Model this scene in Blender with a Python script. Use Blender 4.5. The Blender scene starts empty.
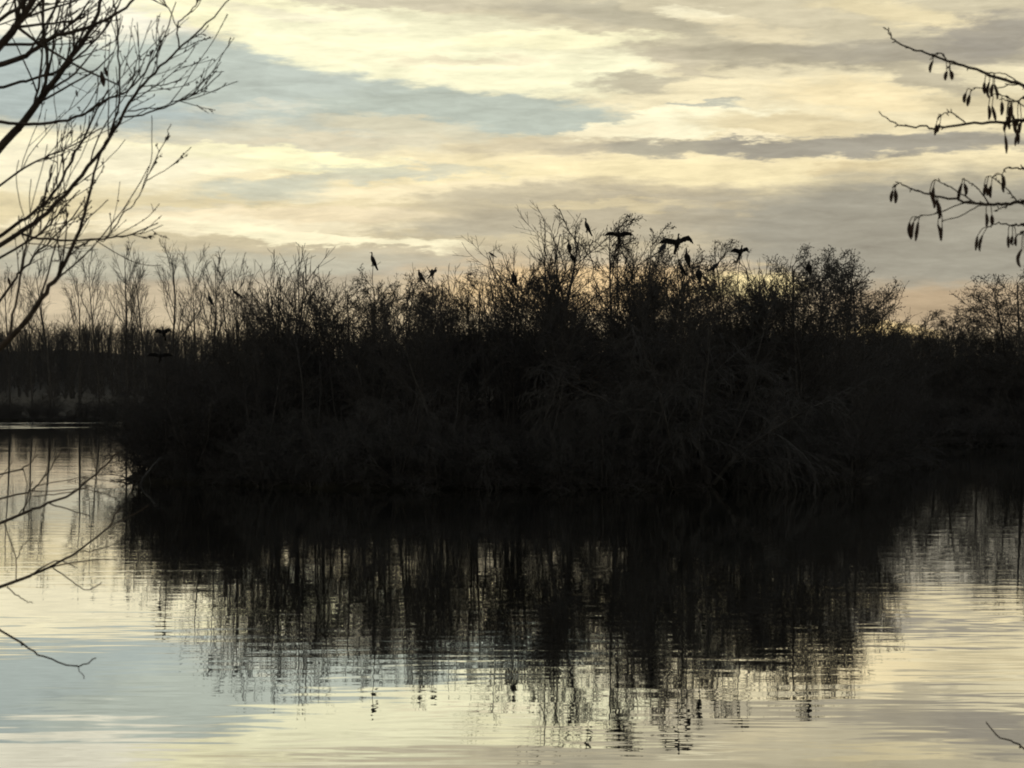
import bpy, math, random
import numpy as np
from mathutils import Matrix, Vector, Euler, Quaternion

R = math.radians
S = bpy.context.scene
COL = S.collection

# ------------------------------------------------------------------ camera
CAM_Z, FPX = 4.4, 2400.0
cam_d = bpy.data.cameras.new('camera')
cam = bpy.data.objects.new('camera', cam_d)
COL.objects.link(cam)
cam.location = (0, 0, CAM_Z)
cam.rotation_euler = (R(90), 0, 0)
cam_d.sensor_width = 36.0
cam_d.lens = 36.0 * FPX / 1024.0
cam_d.clip_start = 0.1
cam_d.clip_end = 20000
cam_d.dof.use_dof = True
cam_d.dof.focus_distance = 108
cam_d.dof.aperture_fstop = 24
S.camera = cam

# ------------------------------------------------------------------ render and view
S.render.engine = 'CYCLES'
cy = S.cycles
cy.max_bounces = 4
cy.diffuse_bounces = 1
cy.glossy_bounces = 2
cy.transmission_bounces = 1
cy.transparent_max_bounces = 4
cy.volume_bounces = 0
cy.use_denoising = True
cy.denoiser = 'OPENIMAGEDENOISE'
cy.denoising_input_passes = 'RGB_ALBEDO_NORMAL'
cy.denoising_prefilter = 'ACCURATE'
cy.pixel_filter_type = 'BLACKMAN_HARRIS'
cy.filter_width = 1.9
S.view_settings.view_transform = 'Standard'
S.view_settings.look = 'None'
S.view_settings.exposure = 0.0
S.view_settings.gamma = 1.0
S.view_settings.use_curve_mapping = False

SUN_AZ, SUN_EL = 6.9, 2.0


def lin(c):
    o = []
    for v in c:
        v /= 255.0
        o.append(v / 12.92 if v <= 0.04045 else ((v + 0.055) / 1.055) ** 2.4)
    return (o[0], o[1], o[2], 1.0)


# ------------------------------------------------------------------ world: evening sky with bands of cloud
world = bpy.data.worlds.new('World')
S.world = world
world.use_nodes = True
nt = world.node_tree
nt.nodes.clear()


class NT:
    """tiny wrapper for building node trees"""
    def __init__(self, tree):
        self.t = tree

    def n(self, typ, **kw):
        nd = self.t.nodes.new(typ)
        for k, v in kw.items():
            setattr(nd, k, v)
        return nd

    def put(self, sock, val):
        if isinstance(val, bpy.types.NodeSocket):
            self.t.links.new(val, sock)
        else:
            sock.default_value = val

    def math(self, op, a, b=None, c=None, clamp=False):
        nd = self.n('ShaderNodeMath', operation=op, use_clamp=clamp)
        self.put(nd.inputs[0], a)
        if b is not None:
            self.put(nd.inputs[1], b)
        if c is not None:
            self.put(nd.inputs[2], c)
        return nd.outputs[0]

    def vmath(self, op, a, b=None, c=None, scale=None):
        nd = self.n('ShaderNodeVectorMath', operation=op)
        self.put(nd.inputs[0], a)
        if b is not None:
            self.put(nd.inputs[1], b)
        if c is not None:
            self.put(nd.inputs[2], c)
        if scale is not None:
            self.put(nd.inputs['Scale'], scale)
        return nd.outputs['Value'] if op in ('LENGTH', 'DOT_PRODUCT') else nd.outputs[0]

    def noise(self, vec, scale, detail=3, rough=0.5, dist=0.0):
        nd = self.n('ShaderNodeTexNoise')
        self.put(nd.inputs['Vector'], vec)
        nd.inputs['Scale'].default_value = scale
        nd.inputs['Detail'].default_value = detail
        nd.inputs['Roughness'].default_value = rough
        nd.inputs['Distortion'].default_value = dist
        return nd

    def rng(self, v, a, b, c, d, smooth=True):
        nd = self.n('ShaderNodeMapRange', interpolation_type='SMOOTHSTEP' if smooth else 'LINEAR')
        self.put(nd.inputs['Value'], v)
        for nm, x in (('From Min', a), ('From Max', b), ('To Min', c), ('To Max', d)):
            self.put(nd.inputs[nm], x)
        return nd.outputs['Result']

    def mix(self, f, a, b):
        nd = self.n('ShaderNodeMix', data_type='RGBA')
        self.put(nd.inputs[0], f)
        self.put(nd.inputs[6], a)
        self.put(nd.inputs[7], b)
        return nd.outputs[2]

    def comb(self, x, y, z):
        nd = self.n('ShaderNodeCombineXYZ')
        for i, v in enumerate((x, y, z)):
            self.put(nd.inputs[i], v)
        return nd.outputs[0]


W = NT(nt)
gen = W.n('ShaderNodeTexCoord').outputs['Generated']
sep = W.n('ShaderNodeSeparateXYZ')
nt.links.new(gen, sep.inputs[0])
dx, dy, dz = sep.outputs
az = W.math('ARCTAN2', dx, dy)
el = W.math('ARCSINE', dz)
U = W.math('MULTIPLY', az, 24.0)          # one unit = 2.39 degrees
V = W.math('MULTIPLY', W.math('ABSOLUTE', el), 24.0)
uv = W.comb(U, V, 0.0)
str_uv = W.comb(W.math('MULTIPLY', U, 0.55), W.math('MULTIPLY', V, 2.4), 0.3)
n1 = W.noise(str_uv, 0.75, 5, 0.55)
n2 = W.noise(str_uv, 2.2, 5, 0.6)
w1 = W.vmath('MULTIPLY', W.vmath('SUBTRACT', n1.outputs['Color'], (0.5, 0.5, 0.5)), (0.8, 0.22, 0))
w2 = W.vmath('MULTIPLY', W.vmath('SUBTRACT', n2.outputs['Color'], (0.5, 0.5, 0.5)), (0.8, 0.24, 0))
n5 = W.noise(str_uv, 5.0, 4, 0.6)
w3 = W.vmath('MULTIPLY', W.vmath('SUBTRACT', n5.outputs['Color'], (0.5, 0.5, 0.5)), (1.0, 0.24, 0))
wuv = W.vmath('ADD', W.vmath('ADD', W.vmath('ADD', uv, w1), w2), w3)
# base by elevation
sepw = W.n('ShaderNodeSeparateXYZ')
nt.links.new(wuv, sepw.inputs[0])
ramp = W.n('ShaderNodeValToRGB')
cr = ramp.color_ramp
stops = [(0.0, (188, 170, 138)), (0.07, (206, 188, 154)), (0.115, (186, 178, 158)), (0.16, (222, 208, 168)),
         (0.22, (242, 228, 186)), (0.29, (236, 226, 190)), (0.37, (224, 212, 178)), (0.5, (205, 196, 172)),
         (0.75, (172, 172, 168)), (1.0, (122, 126, 130))]
while len(cr.elements) < len(stops):
    cr.elements.new(0.5)
for e, (p, c) in zip(cr.elements, stops):
    e.position = p
    e.color = lin(c)
Vb = W.math('ADD', W.math('MULTIPLY', W.math('ADD', V, sepw.outputs[1]), 0.5), 0.0)
W.put(ramp.inputs[0], W.math('MULTIPLY', Vb, 0.1))
colr = ramp.outputs[0]
# clouds: (px, py, half width, half height, tilt, colour, strength, edge softness) in photograph-sized units of angle
CL = [
    # clear blue gap and its pale lower fringe
    (250, 128, 190, 26, -3, (214, 211, 188), .9, .7),
    (60, 85, 230, 48, 0, (176, 189, 186), .95, .5),
    (270, 88, 230, 36, -9, (191, 200, 189), 1.0, .5),
    (470, 115, 150, 24, -2, (188, 197, 184), 1.0, .45),
    (395, 130, 90, 10, -5, (222, 214, 184), .8, .8),
    (255, 110, 80, 4, 0, (216, 214, 194), .6, .9),
    # bright upper cloud
    (60, 8, 170, 38, -4, (252, 248, 226), .95, .5),
    (330, 34, 190, 30, -10, (255, 250, 208), 1.0, .4),
    (440, 52, 200, 38, -5, (255, 252, 214), 1.0, .35),
    (560, 66, 90, 30, -2, (255, 252, 214), 1.0, .6),
    (470, 62, 90, 4, -2, (238, 226, 194), .7, .9),
    (400, 3, 150, 9, -2, (214, 206, 180), .9, .8),
    (300, 20, 90, 5, -6, (240, 232, 204), .6, .9),
    # broken grey and cream on the upper right
    (780, 20, 330, 50, -2, (206, 198, 170), .85, .6),
    (575, 16, 70, 9, -8, (190, 184, 162), .85, .9),
    (640, 26, 90, 8, -14, (190, 184, 160), .75, .9),
    (560, 44, 95, 9, -1, (255, 250, 208), 1.0, .7),
    (695, 20, 34, 8, -4, (252, 244, 210), .9, .9),
    (760, 40, 70, 8, -14, (232, 220, 184), .7, .9),
    (900, 22, 80, 12, -10, (236, 222, 180), .8, .9),
    (770, 62, 130, 12, -2, (178, 172, 150), .9, .8),
    (690, 70, 60, 8, -20, (196, 188, 164), .7, .9),
    (920, 60, 130, 14, 0, (168, 163, 146), .9, .8),
    (985, 42, 60, 20, 10, (158, 154, 142), .9, .8),
    (640, 87, 60, 8, -2, (192, 186, 162), .9, .8),
    (720, 96, 60, 8, 0, (250, 238, 198), .9, .9),
    (860, 100, 80, 16, -4, (246, 230, 186), .95, .8),
    (930, 86, 60, 9, -12, (182, 175, 152), .8, .9),
    (985, 112, 60, 14, 0, (210, 198, 162), .7, .9),
    # cumulus edge against the blue and the dark band below it
    (708, 106, 28, 3, 0, (184, 188, 174), .8, .8),
    (675, 124, 95, 14, 6, (255, 248, 212), 1.0, .35),
    (600, 132, 50, 6, 6, (250, 240, 204), .9, .7),
    (790, 126, 90, 9, -3, (226, 212, 172), .85, .9),
    (560, 148, 110, 9, 0, (216, 205, 174), .9, .8),
    (820, 148, 240, 11, 0, (163, 160, 146), 1.0, .6),
    (670, 150, 60, 8, 2, (176, 172, 152), .8, .9),
    (750, 135, 30, 4, 0, (252, 240, 202), .9, .9),
    (650, 174, 240, 12, 0, (250, 236, 190), .95, .8),
    (860, 172, 50, 9, 0, (222, 206, 164), .8, .9),
    # left cream bank and its grey streaks
    (215, 158, 190, 13, -3, (255, 249, 204), 1.0, .45),
    (60, 168, 170, 28, 0, (250, 242, 210), .9, .7),
    (320, 142, 110, 5, 0, (226, 216, 186), .7, .9),
    (400, 170, 100, 5, -1, (208, 208, 186), .75, .9),
    (330, 178, 90, 4, 3, (206, 208, 188), .7, .9),
    (275, 190, 70, 10, 0, (203, 205, 185), .85, .9),
    (205, 212, 60, 6, 0, (206, 202, 180), .8, .9),
    (430, 190, 130, 9, 2, (252, 238, 198), .9, .8),
    (300, 214, 160, 9, 1, (248, 232, 194), .9, .8),
    (500, 194, 70, 8, 3, (206, 196, 166), .8, .9),
    (200, 226, 220, 8, 0, (252, 240, 204), .9, .8),
    (330, 238, 130, 7, -5, (255, 246, 208), 1.0, .5),
    (480, 226, 80, 12, 2, (190, 184, 162), .9, .8),
    (640, 214, 220, 26, 0, (188, 180, 156), .95, .8),
    (600, 205, 90, 5, 0, (222, 208, 168), .7, .9),
    (740, 205, 30, 4, 0, (226, 208, 164), .7, .9),
    (950, 232, 260, 56, 0, (160, 158, 143), 1.0, .6),
    (180, 264, 230, 13, 0, (192, 189, 168), .85, .8),
    (60, 306, 230, 22, 0, (208, 192, 162), .9, .8),
    (960, 310, 150, 24, 0, (182, 162, 132), .9, .8),
    # glow of the sun just behind the trees
    (590, 288, 170, 24, 0, (244, 211, 158), .9, .9),
    (752, 288, 46, 15, 0, (255, 236, 176), .9, .95),
    (876, 334, 40, 9, 0, (250, 220, 156), .8, .95),
]
for (px, py, hw, hh, rot, c, st, soft) in CL:
    mp = W.n('ShaderNodeMapping', vector_type='TEXTURE')
    W.put(mp.inputs['Vector'], wuv)
    mp.inputs['Location'].default_value = ((px - 512) / 100, (384 - py) / 100, 0)
    mp.inputs['Rotation'].default_value = (0, 0, R(rot))
    mp.inputs['Scale'].default_value = (hw / 100, hh / 100, 1)
    L = W.vmath('LENGTH', mp.outputs[0])
    m = W.rng(L, 1.0 - soft * 0.52, 1.0 + soft * 0.52, st, 0.0)
    colr = W.mix(m, colr, lin(c))
# fine streaks
n3 = W.noise(W.comb(W.math('MULTIPLY', U, 0.5), W.math('MULTIPLY', V, 3.2), 4.0), 2.0, 6, 0.62, 0.4)
n4 = W.noise(W.comb(W.math('MULTIPLY', U, 1.1), W.math('MULTIPLY', V, 5.5), 9.0), 2.6, 5, 0.65, 0.6)
gain = W.math('ADD', W.rng(n3.outputs[0], 0.25, 0.75, 0.84, 1.20, False), W.rng(n4.outputs[0], 0.3, 0.7, -0.08, 0.10, False))
cloud_col = W.vmath('SCALE', colr, scale=gain)
sky = W.n('ShaderNodeTexSky', sky_type='NISHITA', sun_disc=False)
sky.sun_elevation = R(SUN_EL)
sky.sun_rotation = R(SUN_AZ)
sky.air_density = 1.5
sky.dust_density = 3.0
bg1 = W.n('ShaderNodeBackground')
bg1.inputs['Strength'].default_value = 0.08
nt.links.new(sky.outputs[0], bg1.inputs[0])
bg2 = W.n('ShaderNodeBackground')
bg2.inputs['Strength'].default_value = 1.0
nt.links.new(cloud_col, bg2.inputs[0])
mxs = W.n('ShaderNodeMixShader')
mxs.inputs[0].default_value = 0.98
nt.links.new(bg1.outputs[0], mxs.inputs[1])
nt.links.new(bg2.outputs[0], mxs.inputs[2])
wo = W.n('ShaderNodeOutputWorld')
nt.links.new(mxs.outputs[0], wo.inputs[0])
world.cycles.sampling_method = 'MANUAL'
world.cycles.sample_map_resolution = 1024

# ------------------------------------------------------------------ sun, low behind the island and veiled by cloud
sun_d = bpy.data.lights.new('sun', 'SUN')
sun_d.energy = 0.12
sun_d.angle = R(2.0)
sun_d.color = (1.0, 0.78, 0.5)
sun = bpy.data.objects.new('sun', sun_d)
COL.objects.link(sun)
sd = Vector((math.sin(R(SUN_AZ)) * math.cos(R(SUN_EL)), math.cos(R(SUN_AZ)) * math.cos(R(SUN_EL)), math.sin(R(SUN_EL))))
sun.rotation_euler = sd.to_track_quat('Z', 'Y').to_euler()


# ------------------------------------------------------------------ materials
def mat(name, col, rough=0.85, var=0.35, scale=6.0, spec=0.2, trans=None):
    m = bpy.data.materials.new(name)
    m.use_nodes = True
    t = m.node_tree
    N = NT(t)
    b = t.nodes['Principled BSDF']
    tc = N.n('ShaderNodeTexCoord').outputs['Object']
    ns = N.noise(tc, scale, 3, 0.6)
    a = tuple(v * (1 - var) for v in col) + (1,)
    c = tuple(min(1, v * (1 + var)) for v in col) + (1,)
    cc = N.mix(N.rng(ns.outputs[0], 0.3, 0.7, 0, 1), a, c)
    t.links.new(cc, b.inputs['Base Color'])
    b.inputs['Roughness'].default_value = rough
    b.inputs['Specular IOR Level'].default_value = spec
    if trans:
        tr = N.n('ShaderNodeBsdfTranslucent')
        tr.inputs[0].default_value = trans + (1,)
        mx = N.n('ShaderNodeMixShader')
        mx.inputs[0].default_value = 0.5
        t.links.new(b.outputs[0], mx.inputs[1])
        t.links.new(tr.outputs[0], mx.inputs[2])
        t.links.new(mx.outputs[0], t.nodes['Material Output'].inputs[0])
    return m


M_BARK = mat('bark', (0.046, 0.044, 0.042))
M_TWIG = mat('twig', (0.046, 0.044, 0.042), var=0.3)
M_GREY = mat('grey_twig', (0.052, 0.051, 0.049), var=0.3)
M_CONE = mat('alder_cone', (0.03, 0.022, 0.016))
M_LEAF = mat('dead_leaf', (0.10, 0.055, 0.022), trans=(0.22, 0.11, 0.04))
M_NEAR = mat('near_bark', (0.055, 0.042, 0.032), scale=30)
M_CATKIN = mat('catkin', (0.05, 0.03, 0.02), scale=200)
M_BIRD = mat('black_plumage', (0.012, 0.012, 0.013), rough=0.6, scale=20)
M_REED = mat('dry_reed', (0.09, 0.075, 0.05))


# ------------------------------------------------------------------ object helpers
def tag(o, label=None, cat=None, group=None, kind=None):
    if label:
        o['label'] = label
    if cat:
        o['category'] = cat
    if group:
        o['group'] = group
    if kind:
        o['kind'] = kind
    return o


def link(name, me, parent=None, m=None):
    o = bpy.data.objects.new(name, me)
    COL.objects.link(o)
    if parent:
        o.parent = parent
    if m and me:
        me.materials.append(m)
    return o


def mesh_np(name, chunks, smooth=True):
    """chunks: list of (verts[n,3], quads[m,4])"""
    vs, fs, off = [], [], 0
    for v, f in chunks:
        if len(v) == 0:
            continue
        vs.append(v)
        fs.append(f + off)
        off += len(v)
    v = np.concatenate(vs).astype(np.float32)
    f = np.concatenate(fs).astype(np.int32)
    me = bpy.data.meshes.new(name)
    me.vertices.add(len(v))
    me.vertices.foreach_set('co', v.ravel())
    me.loops.add(f.size)
    me.loops.foreach_set('vertex_index', f.ravel())
    me.polygons.add(len(f))
    me.polygons.foreach_set('loop_start', np.arange(len(f), dtype=np.int32) * 4)
    me.polygons.foreach_set('loop_total', np.full(len(f), 4, np.int32))
    if smooth:
        me.polygons.foreach_set('use_smooth', np.ones(len(f), bool))
    me.update(calc_edges=True)
    return me


def unit(a):
    return a / np.maximum(np.linalg.norm(a, axis=-1, keepdims=True), 1e-9)


def tube(pts, rad, k=3):
    """pts [M,N,3], rad [M,N] -> verts, quads"""
    pts = np.asarray(pts, float)
    M, N, _ = pts.shape
    if M == 0:
        return np.zeros((0, 3)), np.zeros((0, 4), int)
    tg = np.empty_like(pts)
    tg[:, 1:-1] = pts[:, 2:] - pts[:, :-2]
    tg[:, 0] = pts[:, 1] - pts[:, 0]
    tg[:, -1] = pts[:, -1] - pts[:, -2]
    tg = unit(tg)
    mean = unit(pts[:, -1] - pts[:, 0])
    ref = np.where(np.abs(mean[:, 2:3]) > 0.8, np.array([[1.0, 0, 0]]), np.array([[0, 0, 1.0]]))
    n1 = unit(np.cross(tg, ref[:, None, :]))
    n2 = np.cross(tg, n1)
    a = np.arange(k) * 2 * np.pi / k
    ring = pts[:, :, None, :] + rad[:, :, None, None] * (
        np.cos(a)[None, None, :, None] * n1[:, :, None, :] + np.sin(a)[None, None, :, None] * n2[:, :, None, :])
    idx = np.arange(M * N * k).reshape(M, N, k)
    nx = np.roll(idx, -1, axis=2)
    q = np.stack([idx[:, :-1], nx[:, :-1], nx[:, 1:], idx[:, 1:]], axis=-1).reshape(-1, 4)
    return ring.reshape(-1, 3), q


def grow(start, d, length, n, wig, trop, rng):
    M = len(start)
    pts = np.empty((M, n, 3))
    drs = np.empty((M, n, 3))
    pts[:, 0] = start
    drs[:, 0] = d
    st = (length / (n - 1))[:, None]
    up = np.array([0, 0, 1.0])
    trop = np.broadcast_to(np.asarray(trop, float), (M,))[:, None]
    for i in range(1, n):
        d = unit(d + rng.normal(0, wig, (M, 3)) + trop * up / (n - 1))
        pts[:, i] = pts[:, i - 1] + d * st
        drs[:, i] = d
    return pts, drs


def spawn(pts, drs, length, rad, spec, rng):
    """children of every polyline"""
    M, n, _ = pts.shape
    lo, hi = spec['cnt']
    cnt = rng.integers(lo, hi + 1, M)
    par = np.repeat(np.arange(M), cnt)
    T = len(par)
    j = np.concatenate([np.arange(c) for c in cnt]) if T else np.zeros(0)
    t0, t1 = spec.get('t', (0.2, 1.0))
    t = t0 + (t1 - t0) * (j + rng.random(T)) / np.maximum(cnt[par], 1)
    f = t * (n - 1)
    i0 = np.minimum(f.astype(int), n - 2)
    w = (f - i0)[:, None]
    p = pts[par, i0] * (1 - w) + pts[par, i0 + 1] * w
    d = unit(drs[par, i0] * (1 - w) + drs[par, i0 + 1] * w)
    r_here = rad[par, i0] * (1 - w[:, 0]) + rad[par, i0 + 1] * w[:, 0]
    rv = rng.normal(0, 1, (T, 3))
    perp = unit(rv - d * np.sum(rv * d, axis=1, keepdims=True))
    if spec.get('flat'):
        perp[:, 2] *= spec['flat']
        perp = unit(perp)
    am, asd = spec['ang']
    a = np.radians(rng.normal(am, asd, T))[:, None]
    cd = unit(d * np.cos(a) + perp * np.sin(a))
    lr, ls = spec['len']
    tn = (t - t0) / max(1e-6, t1 - t0)
    cl = length[par] * lr * (1 - spec.get('tl', 0.5) * tn) * np.clip(rng.normal(1, ls, T), 0.35, 1.9)
    cr_ = np.maximum(np.minimum(r_here * 0.85, length[par] * 0 + r_here * spec.get('rr', 0.6)), spec.get('rmin', 0.005))
    cp, cdr = grow(p, cd, cl, spec['n'], spec.get('wig', 0.12), spec.get('trop', 0.1), rng)
    tp = np.linspace(1, spec.get('tip', 0.35), spec['n'])[None, :]
    crad = np.maximum(cr_[:, None] * tp, spec.get('rmin', 0.005) * 0.8)
    return cp, cdr, cl, crad


def make_tree(name, seed, stems, height, r0, levels, wig=0.05, trop=0.15, n0=12, specks=None, leaves=None, tilt=0.15,
              spread=0.2, twig_mat=None, bark=None, stem_var=0.25):
    """returns (trunk mesh, crown mesh, height)"""
    rng = np.random.default_rng(seed)
    ang = rng.random(stems) * 2 * np.pi
    til = np.abs(rng.normal(0, tilt, stems)) if stems > 1 else np.full(1, tilt * 0.3)
    d = unit(np.stack([np.cos(ang) * til, np.sin(ang) * til, np.ones(stems)], 1))
    st = np.stack([np.cos(ang) * spread * rng.random(stems), np.sin(ang) * spread * rng.random(stems), np.full(stems, -0.25)], 1)
    if stems == 1:
        st[:, :2] = 0
    ln = height * (1 - stem_var * rng.random(stems))
    ln[0] = height
    p, dr = grow(st, d, ln, n0, wig, trop, rng)
    rr = r0 * (0.7 + 0.5 * rng.random(stems))
    rad = np.maximum(rr[:, None] * np.linspace(1, 0.12, n0)[None, :] ** 0.9, 0.006)
    if stems == 1:
        rad[:, 0] *= 1.5
    trunk = [tube(p, rad, 6)]
    crown = []
    L = ln
    for li, sp in enumerate(levels):
        p, dr, L, rad = spawn(p, dr, L, rad, sp, rng)
        (trunk if sp.get('trunk') else crown).append(tube(p, rad, sp.get('k', 3)))
    crown_extra = []
    if specks:
        n, ln_, r_ = specks
        k = min(n, len(p))
        sel = rng.choice(len(p), k, replace=False)
        base = p[sel, -1] * 0.7 + p[sel, -2] * 0.3 + rng.normal(0, 0.03, (k, 3))
        dd = unit(rng.normal(0, 0.5, (k, 3)) + np.array([0, 0, -1.0]))
        sz = (ln_ * (0.6 + 0.8 * rng.random(k)))[:, None]
        pp = np.stack([base, base + dd * sz * 0.5, base + dd * sz], 1)
        rad_ = np.stack([np.full(k, r_ * .4), np.full(k, r_), np.full(k, r_ * .3)], 1)
        crown.append(tube(pp, rad_, 4))
    if leaves:
        n, sz = leaves
        sel = rng.integers(0, len(p), n)
        ti = rng.integers(0, p.shape[1], n)
        c = p[sel, ti] + rng.normal(0, 0.04, (n, 3))
        a = unit(rng.normal(0, 1, (n, 3)) + np.array([0, 0, -0.8]))
        b = unit(np.cross(a, rng.normal(0, 1, (n, 3))))
        s = (sz * (0.6 + 0.8 * rng.random(n)))[:, None]
        q = np.stack([c, c + a * s * .5 + b * s * .32, c + a * s, c + a * s * .5 - b * s * .32], 1).reshape(-1, 3)
        crown_extra.append((q, np.arange(4 * n).reshape(n, 4)))
    top = max(v[:, 2].max() for v, f in trunk + crown)
    mt = mesh_np(name + '_trunk', trunk)
    mt.materials.append(bark or M_BARK)
    mc = mesh_np(name + '_crown', crown)
    mc.materials.append(twig_mat or M_TWIG)
    ml = None
    if crown_extra:
        ml = mesh_np(name + '_leaves', crown_extra, smooth=False)
        ml.materials.append(M_LEAF)
    return mt, mc, ml, top


# ------------------------------------------------------------------ prototypes of every kind of tree and bush
PROTO = {}


def proto(kind, n, **kw):
    PROTO[kind] = [make_tree(kind, kw.pop('seed0', hash_(kind)) + 17 * i, **kw) for i in range(n)]


def hash_(s):
    return sum((i + 1) * ord(c) for i, c in enumerate(s))


# tall slender bare trees of the far bank
proto('tall', 5, stems=1, height=19, r0=0.21, n0=14, wig=0.03, trop=0.1, levels=[
    dict(n=10, k=4, cnt=(13, 16), t=(0.30, 0.97), ang=(34, 7), len=(0.36, 0.18), tl=0.55, wig=0.06, trop=0.45, rr=0.5, rmin=0.036, trunk=True),
    dict(n=7, k=3, cnt=(7, 10), t=(0.2, 1), ang=(34, 10), len=(0.42, 0.3), tl=0.4, wig=0.08, trop=0.3, rr=0.55, rmin=0.022),
    dict(n=5, k=3, cnt=(4, 7), t=(0.15, 1), ang=(36, 12), len=(0.50, 0.3), tl=0.4, wig=0.10, trop=0.2, rr=0.6, rmin=0.015)])
# big bare tree with a wide open crown and one leader
proto('open', 2, stems=1, height=11.5, r0=0.15, n0=14, wig=0.03, trop=0.1, levels=[
    dict(n=12, k=5, cnt=(15, 17), t=(0.30, 0.99), ang=(50, 7), len=(0.62, 0.12), tl=0.72, wig=0.06, trop=0.35, rr=0.5, rmin=0.024, trunk=True),
    dict(n=8, k=3, cnt=(8, 10), t=(0.15, 1), ang=(38, 11), len=(0.36, 0.3), tl=0.45, wig=0.08, trop=0.3, rr=0.55, rmin=0.014),
    dict(n=6, k=3, cnt=(4, 6), t=(0.12, 1), ang=(38, 12), len=(0.46, 0.3), tl=0.4, wig=0.10, trop=0.2, rr=0.6, rmin=0.0105),
    dict(n=4, k=3, cnt=(0, 2), t=(0.2, 1), ang=(38, 12), len=(0.55, 0.3), tl=0.4, wig=0.10, trop=0.2, rr=0.7, rmin=0.008)])
# alders: denser, tiered, dotted with cones
ALD = [
    dict(n=9, k=4, cnt=(26, 30), t=(0.24, 1.0), ang=(52, 9), len=(0.42, 0.2), tl=0.70, wig=0.07, trop=0.3, rr=0.42, rmin=0.018, trunk=True),
    dict(n=7, k=3, cnt=(9, 12), t=(0.12, 1), ang=(42, 12), len=(0.42, 0.3), tl=0.45, wig=0.10, trop=0.12, rr=0.5, rmin=0.012),
    dict(n=5, k=3, cnt=(4, 7), t=(0.12, 1), ang=(42, 13), len=(0.5, 0.3), tl=0.4, wig=0.11, trop=0.1, rr=0.6, rmin=0.0095)]
proto('alder', 3, stems=1, height=10, r0=0.13, n0=12, wig=0.028, trop=0.1, specks=(3600, 0.055, 0.022), levels=ALD)
proto('leafy', 2, stems=2, height=9, r0=0.12, n0=12, wig=0.05, trop=0.15, leaves=(2600, 0.08), levels=ALD)
# slim leaning trees with bare lower trunks
proto('slim', 6, stems=2, height=9, r0=0.085, n0=12, wig=0.08, trop=0.12, tilt=0.26, spread=0.5, stem_var=0.35, levels=[
    dict(n=9, k=4, cnt=(10, 13), t=(0.42, 0.99), ang=(48, 12), len=(0.38, 0.3), tl=0.4, wig=0.09, trop=0.2, rr=0.5, rmin=0.019, trunk=True),
    dict(n=7, k=3, cnt=(7, 9), t=(0.12, 1), ang=(36, 11), len=(0.42, 0.3), tl=0.45, wig=0.09, trop=0.2, rr=0.55, rmin=0.013),
    dict(n=5, k=3, cnt=(5, 8), t=(0.12, 1), ang=(38, 13), len=(0.55, 0.3), tl=0.4, wig=0.12, trop=0.12, rr=0.6, rmin=0.0095)])
# clumps of straight thin rods
proto('rods', 3, stems=7, height=8.5, r0=0.06, n0=10, wig=0.045, trop=0.12, tilt=0.13, spread=0.9, stem_var=0.4, levels=[
    dict(n=7, k=3, cnt=(8, 11), t=(0.45, 0.98), ang=(28, 9), len=(0.26, 0.3), tl=0.4, wig=0.08, trop=0.3, rr=0.55, rmin=0.014),
    dict(n=5, k=3, cnt=(4, 6), t=(0.2, 1), ang=(32, 12), len=(0.46, 0.3), tl=0.4, wig=0.12, trop=0.25, rr=0.6, rmin=0.0105)])
# dense twiggy bushes
proto('bush', 4, stems=13, height=5.2, r0=0.05, n0=9, wig=0.09, trop=0.1, tilt=0.42, spread=0.8, stem_var=0.45, levels=[
    dict(n=7, k=3, cnt=(12, 16), t=(0.08, 0.98), ang=(48, 14), len=(0.34, 0.3), tl=0.45, wig=0.14, trop=0.1, rr=0.5, rmin=0.010),
    dict(n=5, k=3, cnt=(7, 10), t=(0.12, 1), ang=(46, 15), len=(0.45, 0.3), tl=0.4, wig=0.16, trop=0.1, rr=0.6, rmin=0.007),
    dict(n=3, k=3, cnt=(4, 6), t=(0.2, 1), ang=(46, 15), len=(0.5, 0.3), tl=0.4, wig=0.16, trop=0.05, rr=0.7, rmin=0.006)])
# grey willow scrub that hangs over the water
proto('willow', 3, stems=11, height=5.0, r0=0.06, n0=10, wig=0.09, trop=-0.25, tilt=0.5, spread=0.7, stem_var=0.4, twig_mat=M_GREY, levels=[
    dict(n=8, k=3, cnt=(10, 14), t=(0.15, 0.98), ang=(45, 14), len=(0.42, 0.3), tl=0.4, wig=0.11, trop=-0.7, rr=0.5, rmin=0.010),
    dict(n=6, k=3, cnt=(8, 11), t=(0.12, 1), ang=(36, 14), len=(0.48, 0.3), tl=0.35, wig=0.10, trop=-0.9, rr=0.6, rmin=0.007),
    dict(n=4, k=3, cnt=(3, 5), t=(0.1, 1), ang=(30, 12), len=(0.6, 0.3), tl=0.3, wig=0.09, trop=-0.8, rr=0.7, rmin=0.006)])
# low overhanging branches at the edge of the island
proto('fringe', 3, stems=9, height=2.6, r0=0.04, n0=8, wig=0.10, trop=-1.0, tilt=0.9, spread=0.5, stem_var=0.5, levels=[
    dict(n=6, k=3, cnt=(10, 13), t=(0.1, 1), ang=(42, 14), len=(0.45, 0.3), tl=0.4, wig=0.13, trop=-0.6, rr=0.5, rmin=0.009),
    dict(n=4, k=3, cnt=(7, 10), t=(0.1, 1), ang=(42, 14), len=(0.5, 0.3), tl=0.4, wig=0.14, trop=-0.4, rr=0.6, rmin=0.007),
    dict(n=3, k=3, cnt=(3, 5), t=(0.2, 1), ang=(42, 14), len=(0.5, 0.3), tl=0.4, wig=0.14, trop=-0.2, rr=0.7, rmin=0.006)])

_rs = random.Random(5)


def at(px, py, D):
    return Vector(((px - 512) / FPX * D, D, CAM_Z - (py - 384) / FPX * D))


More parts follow.
